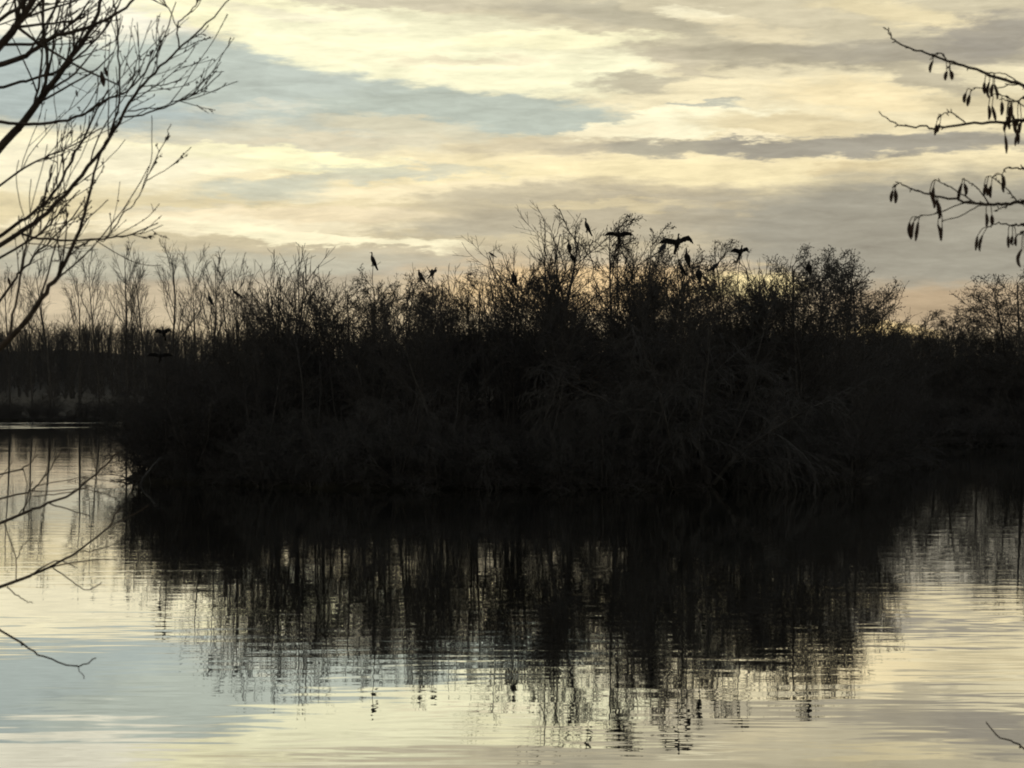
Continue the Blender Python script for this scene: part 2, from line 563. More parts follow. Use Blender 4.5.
NAMES = dict(tall='bare_tree', open='bare_tree', alder='alder_tree', leafy='leafy_tree', rods='sapling_clump', bush='bush', slim='bare_tree',
             willow='willow_bush', fringe='bush')
CATS = dict(tall='tree', open='tree', alder='tree', leafy='tree', rods='saplings', slim='tree', bush='bush', willow='bush', fringe='bush')


def plant(kind, x, y, top, label, group=None, z0=None, var=None, rot=None, wide=1.0):
    """one tree or bush: an Empty at its foot with trunk and crown"""
    if 96 < y < 150 and z0 is None:
        for _ in range(60):                      # never in the water: step inland
            if terrain(x, y) > 0.12:
                break
            x += 0.012 * (ISL[0] - x)
            y += 0.012 * (ISL[1] - y)
    vs = PROTO[kind]
    mt, mc, ml, h = vs[(var if var is not None else _rs.randrange(len(vs))) % len(vs)]
    z0 = terrain(x, y) if z0 is None else z0
    s = (top - z0) / h
    o = bpy.data.objects.new(NAMES[kind], None)
    COL.objects.link(o)
    o.empty_display_size = 0.3
    o.location = (x, y, z0)
    o.rotation_euler = (0, 0, _rs.random() * 6.28 if rot is None else R(rot))
    o.scale = (s * wide, s * wide, s)
    tag(o, label, CATS[kind], group)
    stems = kind in ('rods', 'bush', 'willow', 'fringe')
    link('stems' if stems else 'trunk', mt, o)
    link('twigs' if stems else 'crown', mc, o)
    if ml:
        link('leaves', ml, o)
    return o


# ------------------------------------------------------------------ ground: banks, island and hills in one sheet
def smooth(a, b, x):
    t = np.clip((x - a) / (b - a), 0, 1)
    return t * t * (3 - 2 * t)


def far_edge(x):
    return 284 - 112 * smooth(13, 25, x) + 3 * np.sin(x * 0.11)


ISL = (-0.5, 113.5, 18.4, 14.0)


def terrain_np(x, y):
    near = 2.75 - 3.9 * smooth(5.5, 15.5, y + 0.8 * np.sin(x * 0.35)) + 0.06 * np.sin(x * 1.7) * np.sin(y * 1.3)
    fe = far_edge(x)
    far = -1.2 + 1.55 * smooth(-2, 2, y - fe) + 1.6 * smooth(8, 60, y - fe)
    ridge = smooth(600, 1500, y) * (15 + 9 * np.exp(-((x + 268) / 34) ** 2) + 2.0 * np.sin(x * 0.012) + 1.2 * np.sin(x * 0.031 + 1))
    q = np.sqrt(((x - ISL[0]) / ISL[2]) ** 2 + ((y - ISL[1]) / ISL[3]) ** 2) + 0.03 * np.sin(np.arctan2(y - ISL[1], x - ISL[0]) * 7)
    isl = -1.2 + 1.75 * (1 - smooth(0.86, 1.08, q))
    q2 = np.sqrt(((x - 12.0 - (y - 113) * 0.25) / 4.6) ** 2 + ((y - 127) / 17.0) ** 2)
    isl = np.maximum(isl, -1.2 + 1.75 * (1 - smooth(0.86, 1.08, q2)))
    side = -1.2 + 3.5 * smooth(95, 130, np.abs(x))
    return np.maximum.reduce([near, far + ridge, isl, side * np.ones_like(far)])


def terrain(x, y):
    return float(terrain_np(np.array([float(x)]), np.array([float(y)]))[0])


xs = np.concatenate([np.linspace(-1500, -130, 110)[:-1], np.linspace(-130, -60, 18)[:-1], np.linspace(-60, 60, 111)[:-1], np.linspace(60, 130, 18)[:-1], np.linspace(130, 1500, 40)])
ys = np.concatenate([np.linspace(-80, 0, 12)[:-1], np.linspace(0, 20, 30)[:-1], np.linspace(20, 95, 16)[:-1], np.linspace(95, 135, 50)[:-1],
                     np.linspace(135, 320, 90)[:-1], np.linspace(320, 700, 20)[:-1], np.linspace(700, 1900, 30)])
gx, gy = np.meshgrid(xs, ys)
gz = terrain_np(gx, gy)
v = np.stack([gx, gy, gz], -1).reshape(-1, 3)
ii = np.arange(len(v)).reshape(gx.shape)
q = np.stack([ii[:-1, :-1], ii[:-1, 1:], ii[1:, 1:], ii[1:, :-1]], -1).reshape(-1, 4)
ground_me = mesh_np('ground', [(v, q)])
M_GROUND = mat('winter_ground', (0.017, 0.016, 0.011), rough=1.0, scale=0.8, var=0.45)
tag(link('ground', ground_me, None, M_GROUND), kind='structure')

# ------------------------------------------------------------------ water
wm = bpy.data.materials.new('lake_water')
wm.use_nodes = True
t = wm.node_tree
t.nodes.clear()
N = NT(t)
pos = N.n('ShaderNodeNewGeometry').outputs['Position']
body = N.n('ShaderNodeBsdfDiffuse')
body.inputs[0].default_value = (0.006, 0.008, 0.007, 1)
gl = N.n('ShaderNodeBsdfGlossy')
gl.inputs['Color'].default_value = (0.96, 0.955, 0.925, 1)
gl.inputs['Roughness'].default_value = 0.012
p1 = N.vmath('MULTIPLY', pos, (0.30, 1.0, 1.0))
p2 = N.vmath('MULTIPLY', pos, (0.45, 1.0, 1.0))
p3 = N.vmath('MULTIPLY', pos, (0.06, 0.16, 1.0))
r1 = N.noise(p1, 1.7, 1.5, 0.4, 0.3).outputs[0]     # ripples of about 0.35 m
r2 = N.noise(p2, 0.9, 2, 0.5, 0.2).outputs[0]     # longer undulation
patch = N.noise(p3, 1.0, 2, 0.5).outputs[0]       # where the breeze touches
amt = N.rng(patch, 0.38, 0.62, 0.15, 1.1)
sepp = N.n('ShaderNodeSeparateXYZ')
t.links.new(pos, sepp.inputs[0])
ruff = N.math('MULTIPLY', N.rng(sepp.outputs[1], 216, 232, 0, 1), N.rng(sepp.outputs[0], -36, -22, 1, 0))
bands = N.noise(N.comb(N.math('MULTIPLY', sepp.outputs[0], 0.05), N.math('MULTIPLY', sepp.outputs[1], 0.15), 0), 1.0, 2).outputs[0]
ruff = N.math('MULTIPLY', ruff, N.rng(bands, 0.54, 0.62, 0, 1))
t.links.new(N.math('ADD', N.math('MULTIPLY', ruff, 0.13), 0.012), gl.inputs['Roughness'])
h = N.math('ADD', N.math('MULTIPLY', r1, N.math('MULTIPLY', amt, 0.0030)), N.math('MULTIPLY', r2, 0.0045))
bp = N.n('ShaderNodeBump')
bp.inputs['Strength'].default_value = 1.0
bp.inputs['Distance'].default_value = 1.0
t.links.new(h, bp.inputs['Height'])
t.links.new(bp.outputs[0], gl.inputs['Normal'])
fr = N.n('ShaderNodeFresnel')
fr.inputs['IOR'].default_value = 1.33
t.links.new(bp.outputs[0], fr.inputs['Normal'])
fac = N.rng(fr.outputs[0], 0.02, 0.49, 0.05, 0.9, False)
mx = N.n('ShaderNodeMixShader')
t.links.new(fac, mx.inputs[0])
t.links.new(body.outputs[0], mx.inputs[1])
t.links.new(gl.outputs[0], mx.inputs[2])
out = N.n('ShaderNodeOutputMaterial')
t.links.new(mx.outputs[0], out.inputs[0])
wx = np.array([-128.0, 128.0])
wy = np.array([9.0, 310.0])
wv = np.array([[wx[0], wy[0], 0], [wx[1], wy[0], 0], [wx[1], wy[1], 0], [wx[0], wy[1], 0]])
water_me = mesh_np('water', [(wv, np.array([[0, 1, 2, 3]]))], smooth=False)
tag(link('water', water_me, None, wm), kind='structure')

#@@FAR
# ------------------------------------------------------------------ far bank: wall of bushes and the bare trees standing in it
G_FB = 'dark bushes along the far bank'
L_FB = 'dark leafless bush in the dense belt along the far bank'


def belt(px0, px1, D, top, n, kinds, label, group, jit=6, deep=5):
    for i in range(n):
        px = px0 + (px1 - px0) * (i + _rs.random() * 0.8) / n
        d = D + _rs.random() * deep
        c = at(px, top + _rs.uniform(-jit, jit), d)
        plant(_rs.choice(kinds), c.x, c.y, c.z, label, group, wide=_rs.uniform(1.15, 1.5))


belt(-160, 1000, 288, 398, 40, ['bush'], L_FB, G_FB, 9, 3)
belt(-160, 1000, 294, 388, 40, ['bush'], L_FB, G_FB, 9, 5)
belt(-160, 200, 300, 378, 9, ['slim'], 'thin bare sapling among the low bushes of the far bank', 'saplings on the far bank', 9, 5)
G_RB = 'dark bushes on the right bank'
L_RB = 'dark leafless bush in the low belt on the right bank'
belt(850, 1180, 175, 396, 20, ['bush'], L_RB, G_RB, 8, 2)
belt(850, 1180, 180, 374, 20, ['bush'], L_RB, G_RB, 8, 4)
belt(850, 1180, 184, 362, 18, ['bush'], L_RB, G_RB, 8, 4)
belt(860, 1180, 186, 346, 16, ['slim'], 'thin bare sapling among the low bushes of the right bank', 'saplings on the right bank', 12, 8)
# the far-off wood closing the view behind the lake
rgw = np.random.default_rng(12)
NW = 2900
wy_ = np.concatenate([rgw.uniform(820, 1010, 2000), rgw.uniform(390, 830, 900)])
wx_ = rgw.uniform(-.34, .34, NW) * wy_
wz_ = terrain_np(wx_, wy_)
wh_ = (15.9 + 1.6 * np.sin(wx_ * .031) + 1.2 * np.sin(wx_ * .083 + 2) + rgw.normal(0, 1.1, NW))
wh_ = np.where(wy_ < 815, np.minimum(wh_, np.maximum(3.0, 58 / 2400 * wy_ - 4.6 - wz_) * rgw.uniform(.7, 1.05, NW)), wh_)
tp_ = np.stack([np.stack([wx_, wy_, wz_ - .5], 1), np.stack([wx_ + rgw.normal(0, .4, NW), wy_, wz_ + wh_ * .6], 1), np.stack([wx_ + rgw.normal(0, .6, NW), wy_, wz_ + wh_], 1)], 1)
wood = [tube(tp_, np.tile(np.array([[.28, .18, .05]]), (NW, 1)), 4)]
dv_ = np.tile(np.array([0, 0, 1.0]), (NW, 3, 1))
sp1 = dict(n=5, cnt=(16, 20), t=(.04, 1), ang=(46, 10), len=(.36, .25), tl=.5, wig=.08, trop=.5, rr=.45, rmin=.05)
bp1, bd1, bl1, br1 = spawn(tp_, dv_, wh_, np.tile(np.array([[.28, .18, .05]]), (NW, 1)), sp1, rgw)
bp2, bd2, bl2, br2 = spawn(bp1, bd1, bl1, br1, dict(n=3, cnt=(4, 6), t=(.2, 1), ang=(40, 12), len=(.5, .3), tl=.4, wig=.1, trop=.3, rr=.6, rmin=.04), rgw)
wood += [tube(bp1, br1, 3), tube(bp2, br2, 3)]
tag(link('far_wood', mesh_np('far_wood', wood), None, M_BARK), kind='stuff')
for i in range(20):
    d = 173 + _rs.random()
    c = at(862 + i * 17, 428, d)
    plant('fringe', c.x, far_edge(c.x) + .8 + _rs.random(), 2.2, 'low tangled bush at the water line of the right bank', 'low bushes along the right bank', wide=1.4)
for i in range(24):
    c = at(-150 + i * 20, 405, 285)
    plant('fringe', c.x, far_edge(c.x) + .8 + _rs.random(), 2.4, 'low tangled bush at the water line of the far bank', 'low bushes along the far bank', wide=1.4)

TALL = [(-70, 262), (-30, 250), (10, 262), (33, 268), (52, 246), (80, 262), (100, 244), (126, 236), (136, 247), (148, 252), (172, 237), (196, 244), (212, 246),
        (250, 268), (300, 262)]
for i, (px, ty) in enumerate(TALL):
    c = at(px, ty, 290 + (i * 7) % 9)
    plant('tall', c.x, c.y, c.z, 'tall slender leafless tree rising above the far bank bushes left of the island', 'tall bare trees on the far bank', var=i, rot=i * 77, wide=0.82)

for px, ty, D, k, lab in ((945, 305, 186, 'alder', 'low rounded alder on the right bank, first tree right of the island'),
                          (982, 309, 200, 'open', 'small pale fan shaped bare tree between two alders on the right bank'),
                          (1020, 266, 184, 'alder', 'tall tapering alder on the right bank at the edge of the view'),
                          (1012, 274, 187, 'alder', 'alder close to the left side of the tall tapering one on the right bank'),
                          (1030, 280, 186, 'alder', 'dense alder just behind the tall tapering one on the right bank'),
                          (938, 310, 188, 'alder', 'rounded alder directly behind the first tree right of the island'),
                          (958, 309, 190, 'alder', 'rounded alder right beside the first tree right of the island'),
                          (1075, 285, 190, 'alder', 'alder beyond the tall tapering one on the right bank'),
                          (915, 330, 188, 'alder', 'lowest dark alder on the right bank beside the island tip')):
    c = at(px, ty, D)
    plant(k, c.x, c.y, c.z, lab, 'trees on the right bank', wide=1.45 if k == 'alder' else 1.4)

#@@ISLAND
# ------------------------------------------------------------------ island: tall trees first, then scrub, then the fringe at the water
ISLAND_TREES = {}


def itree(key, kind, px, py, D, label, wide=1.0, var=None, rot=None, group='trees on the island'):
    c = at(px, py, D)
    ISLAND_TREES[key] = plant(kind, c.x, c.y, c.z, label, group, wide=wide, var=var, rot=rot)


itree('big', 'open', 541, 201, 109, 'tallest bare tree on the island, wide open crown, single leader near the middle', 1.25, 0, 20)
itree('a1', 'open', 498, 244, 114, 'bare spreading tree just left of the tallest island tree', 0.9, 1, 130)
itree('a2', 'alder', 615, 214, 110, 'speckled alder with an upright cormorant and a spread one on top', 0.85, 0, 10)
itree('a3', 'alder', 648, 222, 114, 'thick trunked alder between the two groups of spread winged cormorants', 0.8, 1, 80)
itree('a4', 'leafy', 590, 246, 118, 'tree with brown dead leaves glowing behind the tallest bare tree', 1.1, 0, 40)
itree('a5', 'leafy', 660, 250, 119, 'tree with brown dead leaves behind the huddle of cormorants', 1.1, 1, 140)
itree('a6', 'alder', 683, 245, 102.5, 'alder topped by the cormorant with broad raised wings', 0.85, 2, 200)
itree('a7', 'alder', 735, 240, 112, 'alder whose crown holds the cormorant with half open wings', 1.0, 0, 310)
itree('a8', 'leafy', 720, 268, 117, 'low tree with brown leaves in front of the sunset glow', 1.0, 0, 250)
itree('a9', 'alder', 795, 244, 110, 'dense rounded alder at the left of the high right hand crown', 1.1, 1, 30)
itree('a10', 'alder', 832, 246, 122, 'dense dark alder in the middle of the high right hand crown', 1.15, 2, 150)
itree('a11', 'alder', 858, 262, 131, 'alder with tiered branches at the right shoulder of the island', 1.1, 0, 220)
itree('a12', 'alder', 880, 292, 138, 'short alder sloping down at the right tip of the island', 1.15, 0, 300)
itree('a13', 'alder', 812, 247, 119, 'dense alder behind the middle of the high right hand crown', 1.15, 0, 70, 'alders behind the right hand crown')
itree('a14', 'alder', 846, 254, 128, 'dense alder behind the right half of the high right hand crown', 1.2, 1, 170, 'alders behind the right hand crown')
itree('a15', 'alder', 870, 276, 135, 'tiered alder behind the sloping right tip of the island', 1.2, 2, 260, 'alders behind the right hand crown')
itree('a17', 'alder', 892, 312, 140, 'lowest alder behind the sloping right tip of the island', 1.2, 1, 20, 'alders behind the right hand crown')
itree('a16', 'alder', 774, 252, 112, 'dense alder behind the left edge of the high right hand crown', 1.05, 2, 330, 'alders behind the right hand crown')
itree('b1', 'alder', 372, 262, 108, 'thin topped speckled tree with one upright cormorant at its very tip', 0.8, 2, 15)
itree('b4', 'alder', 350, 276, 113, 'broad low alder with fine twigs left of the single tree top cormorant', 1.05, 1, 35, 'low alders on the left half of the island')
itree('b5', 'alder', 398, 272, 112, 'broad low alder between the single tree top cormorant and the pair', 1.05, 0, 95, 'low alders on the left half of the island')
itree('b6', 'alder', 446, 276, 114, 'broad low alder just right of the pair of cormorants', 1.05, 2, 155, 'low alders on the left half of the island')
itree('b7', 'alder', 478, 268, 113, 'broad low alder between the pair of cormorants and the spreading tree', 1.0, 1, 215, 'low alders on the left half of the island')
itree('b8', 'alder', 322, 284, 114, 'broad low alder left of the single tree top cormorant, farther back', 1.1, 2, 15, 'low alders on the left half of the island')
itree('b9', 'alder', 374, 282, 116, 'broad low alder directly behind the single tree top cormorant', 1.1, 1, 75, 'low alders on the left half of the island')
itree('b10', 'alder', 424, 282, 117, 'broad low alder directly behind the pair of cormorants', 1.1, 0, 135, 'low alders on the left half of the island')
itree('b11', 'alder', 520, 276, 117, 'broad low alder behind the foot of the tallest bare tree', 1.1, 2, 195, 'low alders on the left half of the island')
itree('b12', 'alder', 278, 292, 114, 'low alder near the left shoulder of the island', 1.0, 0, 255, 'low alders on the left half of the island')
itree('b2', 'rods', 432, 262, 110, 'loose clump of thin stems holding a pair of cormorants', 1.0, 1, 60)
itree('b3', 'open', 240, 252, 112, 'thin bare multi stemmed tree at the left shoulder of the island', 0.6, 0, 250)

itree('l1', 'slim', 172, 330, 112, 'thin low tree at the far left end of the island under a cormorant', 0.8, 1, 40)
G_ROD = 'sapling clumps on the island'
for px, py, D in ((225, 268, 114), (262, 262, 113), (290, 250, 112), (312, 244, 113), (395, 262, 112),
                  (455, 262, 113), (520, 268, 117), (556, 262, 117), (625, 250, 118), (700, 252, 117),
                  (765, 258, 116), (500, 262, 109), (790, 275, 117)):
    c = at(px, py, D)
    plant('rods', c.x, c.y, c.z, 'clump of thin upright leafless stems rising from the island scrub', G_ROD, wide=_rs.uniform(0.9, 1.25))

G_SC = 'dark scrub on the island'
L_SC = 'dense dark leafless bush in the thick scrub of the island'


def ifront(px):
    """distance of the island's near shore for a column of the picture"""
    x = (px - 512) / FPX * 106
    u = max(-0.98, min(0.98, (x - ISL[0]) / ISL[2]))
    return ISL[1] - ISL[3] * math.sqrt(1 - u * u)


def itop(px):
    prof = [(130, 400), (160, 350), (200, 345), (230, 382), (300, 392), (400, 394), (520, 390), (600, 392), (660, 384),
            (720, 382), (780, 374), (840, 362), (870, 360), (900, 372)]
    return float(np.interp(px, [a for a, b in prof], [b for a, b in prof]))


for row, (off, dtop, n) in enumerate(((2.2, 30, 24), (4.6, 12, 24), (8.0, 0, 24), (12.0, -6, 22), (17.0, -8, 20))):
    for i in range(n):
        px = 138 + (862 - 138) * (i + _rs.random() * 0.9) / n
        D = ifront(px) + off + _rs.random() * 1.6
        if D > ISL[1] + 10:
            continue
        c = at(px, itop(px) + dtop + _rs.uniform(-9, 9), D)
        plant('bush', c.x, c.y, c.z, L_SC, G_SC, wide=_rs.uniform(1.0, 1.35))

G_SL = 'slim bare trees on the island'
prof = [(215, 300), (260, 284), (330, 268), (380, 268), (440, 266), (500, 264), (550, 258), (590, 246), (620, 236), (680, 248), (740, 250), (800, 254), (850, 268), (880, 300)]
for i in range(46):
    px = 222 + (838 - 222) * (i + _rs.random() * 0.8) / 46
    ty = float(np.interp(px, [a for a, b in prof], [b for a, b in prof])) + abs(_rs.gauss(0, 24)) - 4
    D = ifront(px) + 3 + _rs.random() * 16
    D = min(D, ISL[1] + 9)
    c = at(px, ty, D)
    plant('slim', c.x, c.y, c.z, 'slim leafless tree with bare trunk growing among the island scrub', G_SL, wide=_rs.uniform(0.8, 1.1))

for i, (px, py, off, w) in enumerate(((690, 292, 1.8, 1.15), (640, 378, 1.4, 1.0), (745, 365, 1.6, 1.0), (600, 392, 1.0, 1.0), (800, 388, 1.2, 1.0),
                                      (560, 410, 1.0, 0.9), (395, 380, 1.3, 1.0), (470, 400, 1.1, 1.0), (330, 392, 1.1, 1.0), (260, 400, 1.0, 0.9))):
    c = at(px, py, ifront(px) + off)
    lab = ('tallest grey willow bush with drooping twigs at the front of the island below the cormorants' if i == 0 else
           'grey willow bush with drooping twigs at the front edge of the island')
    w_ = plant('willow', c.x, c.y, c.z, lab, None if i == 0 else 'willow bushes along the island shore', wide=w)
    if i == 0:
        ISLAND_TREES['w1'] = w_

for i in range(34):
    px = 122 + (872 - 122) * (i + _rs.random() * 0.8) / 34
    D = ifront(px) + 0.5 + _rs.random() * 0.6
    c = at(px, 440 + _rs.uniform(-14, 12), D)
    plant('fringe', c.x, c.y, max(c.z, 1.5), 'low bush with branches hanging down to the water around the island', 'overhanging bushes round the island shore', wide=_rs.uniform(1.0, 1.4))


for i in range(13):                              # scrub on the low spit at the right end of the island
    yy = 114 + i * 2.3
    k_ = math.sqrt(max(0.05, 1 - ((yy - 127) / 17.0) ** 2))
    xx = 12.0 + (yy - 113) * .25 + 4.6 * k_ * .80
    plant('bush', xx, yy, CAM_Z - (378 + _rs.uniform(-14, 14) - 384) / FPX * yy, L_SC, G_SC, wide=1.2)
    plant('fringe', xx + .5, yy - .6, 2.3 + _rs.random() * .5, 'low bush with branches hanging down to the water around the island', 'overhanging bushes round the island shore', wide=1.5)

# a pale fallen bough along the right bank and a leaning one at the left end of the island
def fallen(label, pts, r):
    rg = np.random.default_rng(len(label))
    c = catmull_(pts, 18)
    c[1:-1] += rg.normal(0, .02, (16, 3))
    d = unit(np.gradient(c, axis=0))
    rr_ = np.linspace(r, r * .35, 18)
    cp, cd, cl, cr2 = spawn(c[None], d[None], np.array([4.0]), rr_[None], dict(n=6, cnt=(9, 11), t=(.25, .98), ang=(38, 12), len=(.3, .3), tl=.4, wig=.1, trop=.2, rr=.5, rmin=.012), rg)
    o_ = link('fallen_branch', mesh_np('fallen_branch', [tube(c[None], rr_[None], 7), tube(cp, cr2, 3)]), None, M_GREY)
    tag(o_, label, 'branch')


def catmull_(P, n):
    P = np.array(P, float)
    f = np.linspace(0, len(P) - 1, n)
    return np.stack([np.interp(f, np.arange(len(P)), P[:, k]) for k in range(3)], 1)


fallen('dead branch arching down into the water at the left tip of the island', [at(176, 452, 108), at(160, 458, 106.5), at(146, 474, 105.6), at(140, 484, 105.2)], .06)

# ------------------------------------------------------------------ cormorants
def bird_mesh(name, lean=0.0, neck=(0.0, 0.0), wings=None, seed=0):
    """upright perching cormorant facing +X, feet at the origin; wings = (left, right) of (rise, reach) or None"""
    ch = []

    def loft(pts, rad, k=10, sy=1.0):
        v, f = tube(np.array([pts], float), np.array([rad], float), k)
        if sy != 1.0:
            v[:, 1] *= sy
        n = len(v)
        ch.append((v, f))
        # closed ends
        for r0 in (0, n - k):
            ring = list(range(r0, r0 + k))
            ch.append((v[ring], np.array([[0, i, i + 1, i + 1] for i in range(1, k - 1)])))
    hx, hz = neck
    loft([(-.25, 0, -.17), (-.22, 0, -.11), (-.16, 0, .02), (-.09, 0, .14), (-.02, 0, .27), (.03, 0, .38), (.06, 0, .45), (.075 + hx * .3, 0, .51),
          (.06 + hx * .6, 0, .57 + hz * .3), (.055 + hx * .85, 0, .63 + hz * .7), (.075 + hx, 0, .675 + hz), (.11 + hx, 0, .685 + hz),
          (.15 + hx, 0, .683 + hz), (.20 + hx, 0, .68 + hz), (.215 + hx, 0, .672 + hz)],
         [.02, .035, .06, .095, .115, .105, .075, .05, .037, .034, .041, .036, .018, .013, .008], 12, 0.92)
    loft([(-.13, 0, .06), (-.2, 0, -.06), (-.29, 0, -.21)], [.05, .05, .035], 8, 1.5)           # tail
    for s_ in (-1, 1):
        loft([(.0, s_ * .05, .14), (.01, s_ * .055, .05), (.02, s_ * .055, .0)], [.035, .02, .018], 6)
        loft([(-.02, s_ * .055, .005), (.04, s_ * .06, .005), (.09, s_ * .065, -.005)], [.014, .022, .016], 6)
    if wings is None:
        for s_ in (-1, 1):
            loft([(.05, s_ * .07, .42), (.0, s_ * .105, .32), (-.08, s_ * .105, .16), (-.16, s_ * .07, .02), (-.22, s_ * .035, -.08)],
                 [.03, .06, .055, .035, .014], 8)
    else:
        for s_, (rise, reach) in zip((1, -1), wings):
            # bones of the open wing: shoulder, elbow, wrist, tip; feathers hang from it
            L = [np.array(p) for p in ((.04, .06, .40), (-.03, .06 + .2 * reach, .43 + .14 * rise), (.03, .06 + .40 * reach, .46 + .20 * rise),
                                       (-.02, .06 + .58 * reach, .40 + .06 * rise), (-.04, .06 + .70 * reach, .28 - .06 * rise))]
            n = 15
            lead, trail = [], []
            for i in range(n):
                f = i / (n - 1) * 4
                a = min(3, int(f))
                p = L[a] * (1 - (f - a)) + L[a + 1] * (f - a)
                depth = float(np.interp(i / (n - 1), [0, .3, .5, .75, 1], [.22, .24, .23, .17, .03]))
                depth *= 1.0 if i % 2 else 0.86
                lead.append(p)
                trail.append(p + np.array([-.07, .05 * (i / (n - 1)) * reach, -depth]))
            lead, trail = np.array(lead), np.array(trail)
            mid = (lead + trail) / 2
            th = np.array([.02, 0, 0])
            v = np.concatenate([lead + th, mid + th * .8, trail + th * .3, lead - th, mid - th * .8, trail - th * .3])
            v[:, 1] *= s_
            q = []
            for i in range(n - 1):
                for a, b in ((0, n), (n, 2 * n)):
                    q += [[a + i, a + i + 1, b + i + 1, b + i], [3 * n + a + i, 3 * n + b + i, 3 * n + b + i + 1, 3 * n + a + i + 1]]
                q += [[i, 3 * n + i, 3 * n + i + 1, i + 1], [2 * n + i, 2 * n + i + 1, 5 * n + i + 1, 5 * n + i]]
            for i in (0, n - 1):
                q += [[i, n + i, 4 * n + i, 3 * n + i], [n + i, 2 * n + i, 5 * n + i, 4 * n + i]]
            ch.append((v, np.array(q)))
            loft([tuple(p * np.array([1, s_, 1])) for p in L[:4]], [.045, .03, .026, .016], 8)
    vs, fs, off = [], [], 0
    for v, f in ch:
        vs += [tuple(p) for p in v]
        fs += [tuple(dict.fromkeys(int(a) + off for a in r)) for r in f]
        off += len(v)
    me = bpy.data.meshes.new(name)
    me.from_pydata(vs, [], fs)
    o = bpy.data.objects.new(name + '_tmp', me)
    COL.objects.link(o)
    md = o.modifiers.new('join', 'REMESH')
    md.mode = 'VOXEL'
    md.voxel_size = 0.0125
    md.use_smooth_shade = True
    dg = bpy.context.evaluated_depsgraph_get()
    out_me = bpy.data.meshes.new_from_object(o.evaluated_get(dg))
    out_me.name = name
    bpy.data.objects.remove(o)
    out_me.materials.clear()
    out_me.materials.append(M_BIRD)
    if lean:
        out_me.transform(Matrix.Rotation(R(lean), 4, 'Y'))
    return out_me


POSE = dict(
    up=bird_mesh('cormorant_upright'),
    tuck=bird_mesh('cormorant_tucked', 6, (-.02, -.10)),
    lean=bird_mesh('cormorant_leaning', 28, (.03, .0)),
    hunch=bird_mesh('cormorant_hunched', 30, (.02, -.12)),
    spread=bird_mesh('cormorant_spread', 8, (.02, .0), ((.75, 1.05), (.1, 1.1))),
    flat=bird_mesh('cormorant_flat', 20, (.03, -.04), ((.15, 1.0), (.15, 1.0))),
    half=bird_mesh('cormorant_half_open', 16, (.03, -.02), ((.5, .62), (.2, .7))))

G_B = 'cormorants perched in the island trees'
# key: pose, px of feet, py of feet, distance, yaw, height factor, tree, label
BIRDS = [
    ('up', 373, 266, 105.5, 215, 1.0, 'b1', 'slim black cormorant upright alone on the very top of a thin tree at the left'),
    ('tuck', 421, 281, 106, 200, .95, 'b2', 'black cormorant hunched upright, left bird of the pair above the thin stems'),
    ('half', 432, 277, 106.5, 30, .8, 'b2', 'black cormorant with loosely open wings, right bird of the pair above the thin stems'),
    ('hunch', 493, 257, 107, 180, .55, 'a1', 'small dark cormorant hunched on the left branches of the tallest bare tree'),
    ('tuck', 514, 283, 106, 250, 1.0, 'a1', 'bulky dark cormorant low between the branches left of the tallest tree trunk'),
    ('up', 587, 232, 106, 200, 1.0, 'a2', 'slim upright cormorant, the highest one, just right of the tallest bare tree'),
    ('up', 569, 251, 107, 250, .8, 'big', 'dark cormorant sitting upright in the right branches of the tallest bare tree'),
    ('hunch', 573, 261, 108, 250, .8, 'big', 'dark cormorant half hidden under another in the right branches of the tallest tree'),
    ('flat', 619, 241, 105, 262, 1.0, 'a2', 'cormorant with both wings stretched level like a bar on a speckled alder'),
    ('spread', 677, 250, 98.0, 288, 1.12, 'a6', 'cormorant holding broad wings wide open to dry on the alder top'),
    ('lean', 662, 252, 99.5, 60, .95, 'a6', 'cormorant crouching close behind the left wing of the wide open one'),
    ('up', 687, 263, 99.0, 240, 1.0, 'a6', 'upright cormorant perched right below the wide open wings'),
    ('tuck', 682, 273, 99.8, 200, .85, 'a6', 'lowest cormorant of the huddle beneath the wide open wings'),
    ('up', 699, 279, 99.5, 260, .95, 'a6', 'upright cormorant alone in the twigs to the right of the huddle'),
    ('lean', 713, 271, 105.5, 20, .95, 'a7', 'leaning cormorant between the huddle and the one with half open wings'),
    ('half', 740, 258, 104.5, 285, 1.0, 'a7', 'cormorant with drooping half open wings on the crown right of the huddle'),
    ('up', 652, 299, 104, 250, .9, 'a3', 'dark upright cormorant low beside the thick alder trunk'),
    ('tuck', 809, 272, 103, 250, .9, 'a9', 'cormorant nearly hidden in the dense dark right hand crown'),
    ('up', 210, 304, 108, 190, .85, 'b3', 'thin upright cormorant against the pale gap at the left of the island'),
    ('lean', 238, 297, 108, 205, .75, 'b3', 'leaning cormorant on the thin bare tree at the left shoulder of the island'),
    ('half', 164, 338, 107.5, 262, .95, 'l1', 'cormorant spreading wings low at the left end of the island against the far trees'),
    ('flat', 160, 361, 107, 285, .9, 'l1', 'cormorant with open wings on the dark scrub below another at the left end'),
    ('up', 703, 358, 99.5, 220, .75, 'w1', 'cormorant sitting against the dark willow bush in the middle of the island'),
]
bpy.context.view_layer.update()
M_PERCH = M_BARK
